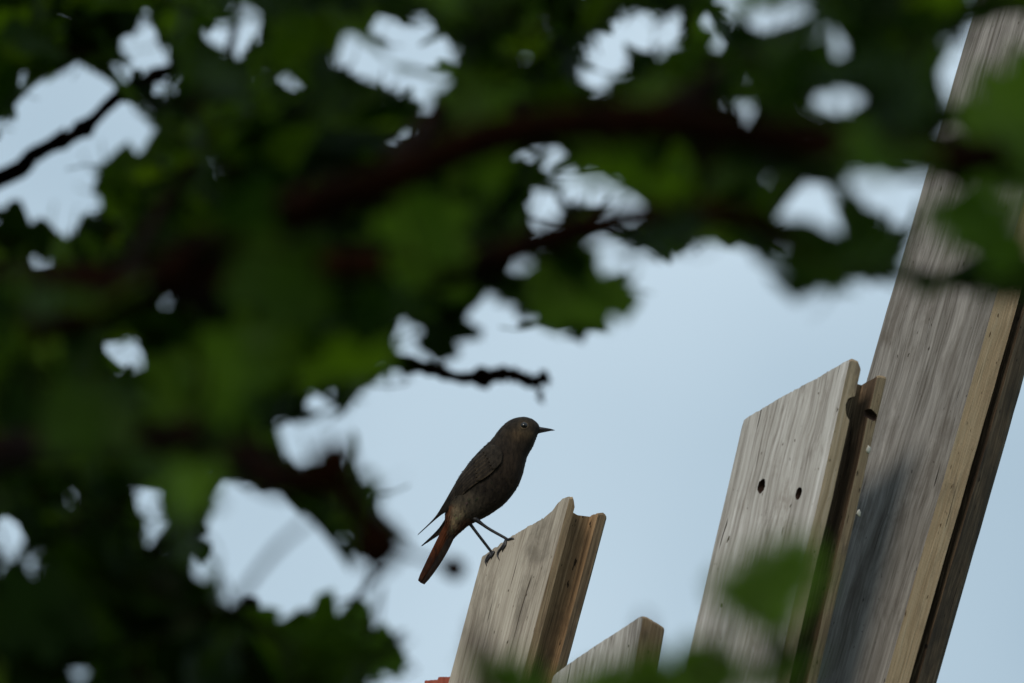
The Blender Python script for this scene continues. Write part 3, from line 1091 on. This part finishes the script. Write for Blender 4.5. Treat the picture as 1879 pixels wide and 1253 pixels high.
# a few leaves that read singly in the photograph: px, py, depth, size, roll of the leaf axis in degrees, owner
for (px, py, d, s, rot, own) in [(290, 340, 4.6, 0.066, 170, 'tree'), (430, 690, 4.2, 0.060, 60, 'tree'), (520, 640, 4.3, 0.055, 20, 'tree'), (770, 430, 3.8, 0.050, 250, 'tree'), (1795, 420, 3.5, 0.045, 300, 'tree'),
                                 (1055, 555, 4.2, 0.060, 10, 'tree'), (985, 555, 4.3, 0.048, 280, 'tree'), (1515, 500, 3.9, 0.055, 262, 'tree'), (800, 590, 4.5, 0.05, 255, 'tree'), (910, 70, 4.3, 0.055, 240, 'tree'),
                                 (650, 1195, 4.65, 0.062, 12, 'shrub'), (575, 1190, 4.65, 0.058, 80, 'shrub'), (500, 1190, 4.65, 0.058, 110, 'shrub'), (1862, 200, 3.6, 0.045, 200, 'tree'), (20, 455, 4.8, 0.055, 10, 'tree'), (1455, 150, 3.9, 0.05, 200, 'tree'), (330, 720, 4.2, 0.048, 230, 'tree'), (880, 210, 4.2, 0.05, 250, 'tree'), (1290, 130, 4.4, 0.045, 300, 'tree'),
                                 (655, 925, 3.7, 0.028, 200, 'tree'), (1425, 1085, 3.25, 0.044, 65, 'sapling'), (1385, 1115, 3.25, 0.038, 150, 'sapling'), (1455, 1050, 3.27, 0.029, 75, 'sapling'), (1290, 1239, 3.35, 0.030, 110, 'sapling'), (1225, 1259, 3.35, 0.032, 40, 'sapling'), (1340, 1249, 3.35, 0.030, 20, 'sapling'), (1150, 1264, 3.35, 0.032, 140, 'sapling'),
                                 (915, 1229, 3.40, 0.024, 100, 'sapling'), (1080, 1276, 3.37, 0.024, 160, 'sapling'), (1450, 1229, 3.25, 0.029, 250, 'sapling'), (960, 1274, 3.40, 0.024, 30, 'sapling')]:
    n = Vector((rng.normal(0, 0.25), -1, 0.5 + rng.normal(0, 0.25))).normalized()
    a = RT * math.cos(math.radians(rot)) + UP * math.sin(math.radians(rot))
    x = (a - n * a.dot(n)).normalized()
    R = Matrix((x, n.cross(x), n)).transposed()
    k = int(rng.integers(0, 10))
    c = at(px, py, d)
    fp = footprint(c, R, s, k)
    if fp:
        cover[fp[0]][fp[1]] += 1
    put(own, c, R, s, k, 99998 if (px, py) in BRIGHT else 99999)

GOAL = 2
fails = np.zeros(LEAFY.shape, np.int16)
for it in range(26000):
    if it % 40 == 0:
        need = np.argwhere(LEAFY & (cover < GOAL) & (fails < 22))
        if len(need) == 0:
            break
    j, i = need[int(rng.integers(0, len(need)))]
    if cover[j, i] >= GOAL:
        continue
    px, py = float(gx[j, i]), float(gy[j, i])
    d = depth_for(px, py)
    frustrated = fails[j, i]
    s = float(rng.uniform(0.031, 0.054)) * (1.35 if py > 1030 else 1.0) * (1.0 if frustrated < 8 else 0.72)
    R = orient(0.7, 0.55)
    k = int(rng.integers(0, 10))
    c = at(px + rng.normal(0, 16), py + rng.normal(0, 16), d)
    fp = footprint(c, R, s, k)
    if fp is None:
        continue
    tot = int(fp[1].sum())
    if tot == 0:
        continue
    bad = int((fp[1] & OPEN[fp[0]]).sum())
    if bad > 0.035 * tot:
        fails[j, i] += 1
        continue
    cover[fp[0]][fp[1]] += 1
    inview = -60 < px < 1940 and -60 < py < 1313
    put('shrub' if py > 1010 else 'tree', c, R, s, k, (tot if inview else 0) * (1.0 if cover[j, i] < 3 else 0.6))

# twigs that carry the leaves
for own in LEAVES:
    if not LEAVES[own]:
        continue
    nodes = [p.copy() for p in SKEL[own]]
    g = Geo()
    arr = np.array([tuple(p) for p in nodes])
    for (b, R, s, k, ar) in sorted(LEAVES[own], key=lambda q: min((Vector(p) - q[0]).length for p in nodes[::3])):
        tip = b + R @ Vector((-0.42, 0, 0.05)) * s
        dd = ((arr - np.array(tip)) ** 2).sum(1)
        q = Vector(arr[int(dd.argmin())])
        if (q - tip).length > 0.012:
            m_ = (q + tip) / 2 + Vector(rng.normal(0, 0.004, 3))
            ok = True
            for f in np.linspace(0.1, 0.9, 9):
                x, y = proj(q.lerp(tip, f))
                ii, jj = int((x - X0) / CELL), int((y - Y0) / CELL)
                if 0 <= ii < GW and 0 <= jj < GH and OPEN[jj, ii]:
                    ok = False
            if ok or own != 'tree':
                g.tube([q, m_, tip], [0.0012, 0.0010, 0.0007], 4)
                arr = np.vstack([arr, np.array([tuple(m_), tuple(tip)])])
    if g.v:
        t_ = g.build('twigs', ROOT[own], [bk], ROOT[own].location)
        t_['kind'] = 'stuff'


def scatter_mesh(items, name, root):
    g = Geo()
    for (b, R, s, k, ar) in items:
        V, F, _ = PROTO[k]
        g.add([b + R @ v * s for v in V], F)
    o = g.build(name, root, [LEAF], root.location)
    o['kind'] = 'stuff'
    return o


for own, items in LEAVES.items():
    items.sort(key=lambda q: -q[4])
    for (b, R, s, k, ar) in items[:300]:
        o = bpy.data.objects.new('leaf', LIT_MESH[k] if own == 'sapling' or ar == 99998 else PMESH[k])
        COL.objects.link(o)
        o.parent = ROOT[own]
        o.matrix_local = Matrix.Translation(b - ROOT[own].location) @ R.to_4x4() @ Matrix.Scale(s, 4)
    rest = items[300:]
    if rest:
        scatter_mesh(rest, 'foliage', ROOT[own])
# unseen crown overhead shaped for shade, and a leaf curtain added behind the viewpoint
base = np.array([(-0.3, 0, 0), (0.03, 0.16, 0.03), (0.2, 0.41, 0.12), (0.34, 0.27, 0.07), (0.55, 0.48, 0.14), (0.66, 0.22, 0.05), (1, 0, -0.1), (0.66, -0.22, 0.05), (0.55, -0.48, 0.14), (0.34, -0.27, 0.07), (0.2, -0.41, 0.12), (0.03, -0.16, 0.03), (0.35, 0, 0), (0.66, 0, -0.02)])
bfaces = [(0, 1, 12, 11), (1, 2, 3, 12), (3, 4, 5, 13), (12, 3, 13), (5, 6, 13), (13, 6, 7), (9, 12, 13), (13, 7, 8, 9), (12, 9, 10, 11)]
NCR, NCU = 9500, 9500
yy = rng.uniform(-1.8, 4.5, NCR)
P1 = np.stack([rng.uniform(-2.3, 2.0, NCR), yy, 1.6 + np.maximum(yy, 0.5) * math.tan(PITCH) + rng.uniform(0.40, 0.95, NCR)], 1)
P2 = np.stack([rng.uniform(-3.0, 3.0, NCU), rng.uniform(-2.6, -1.2, NCU), rng.uniform(0.1, 2.7, NCU)], 1)  # added curtain, blocks low sky light from behind
PC = np.concatenate([P1, P2])
NN = rng.normal(0, 0.7, PC.shape) + np.array([[0, 0, 0.8]]) * (np.arange(len(PC)) < NCR)[:, None] + np.array([[0, 0.8, 0.4]]) * (np.arange(len(PC)) >= NCR)[:, None]
NN /= np.linalg.norm(NN, axis=1)[:, None]
AA = rng.normal(0, 1, PC.shape)
AA -= NN * (AA * NN).sum(1)[:, None]
AA /= np.linalg.norm(AA, axis=1)[:, None]
BB = np.cross(NN, AA)
SS = rng.uniform(0.055, 0.085, len(PC))[:, None, None]
VV = PC[:, None, :] + SS * (base[None, :, 0:1] * AA[:, None] + base[None, :, 1:2] * BB[:, None] + base[None, :, 2:3] * NN[:, None])
VV = VV.reshape(-1, 3) - np.array(tree.location)
lt, ls, off_ = [], [], 0
for f in bfaces:
    ls.append(off_)
    off_ += len(f)
    lt.append(len(f))
flat = np.array([i for f in bfaces for i in f])
LI = (flat[None] + (np.arange(len(PC)) * len(base))[:, None]).ravel()
LS = (np.array(ls)[None] + (np.arange(len(PC)) * off_)[:, None]).ravel()
me = bpy.data.meshes.new('foliage')
me.vertices.add(len(VV))
me.vertices.foreach_set('co', VV.ravel().astype(np.float32))
me.loops.add(len(LI))
me.loops.foreach_set('vertex_index', LI.astype(np.int32))
me.polygons.add(len(LS))
me.polygons.foreach_set('loop_start', LS.astype(np.int32))
me.update(calc_edges=True)
me.validate()
link('foliage', me, tree, [LEAF])['kind'] = 'stuff'  # light-blocking leaves out of view, kept under the tree
print('LEAVES', {k: len(v) for k, v in LEAVES.items()}, 'uncovered', int((LEAFY & (cover < 1)).sum()), int(LEAFY.sum()))

# withered fruits on the lower branch
for (px, py, d, r) in [(612, 846, 3.6, 0.0085), (692, 1000, 3.6, 0.0105), (832, 1042, 4.2, 0.006)]:
    bm = bmesh.new()
    bmesh.ops.create_icosphere(bm, subdivisions=3, radius=r)
    for v in bm.verts:
        v.co *= 1 + 0.22 * noise.noise(v.co * 160 + Vector((px, 0, 0)))
    me = bpy.data.meshes.new('fruit')
    bm.to_mesh(me)
    bm.free()
    me.polygons.foreach_set('use_smooth', [True] * len(me.polygons))
    o = link('fruit', me, tree, [bk])
    o.location = at(px, py, d) - tree.location
limb('tree', 'branch', pp((560, 885, 3.6), (585, 870, 3.6), (612, 846, 3.6)), 0.005, 0.002, 10)
limb('tree', 'branch', pp((690, 990, 3.6), (760, 1020, 4.0), (832, 1042, 4.2)), 0.002, 0.001, 10)
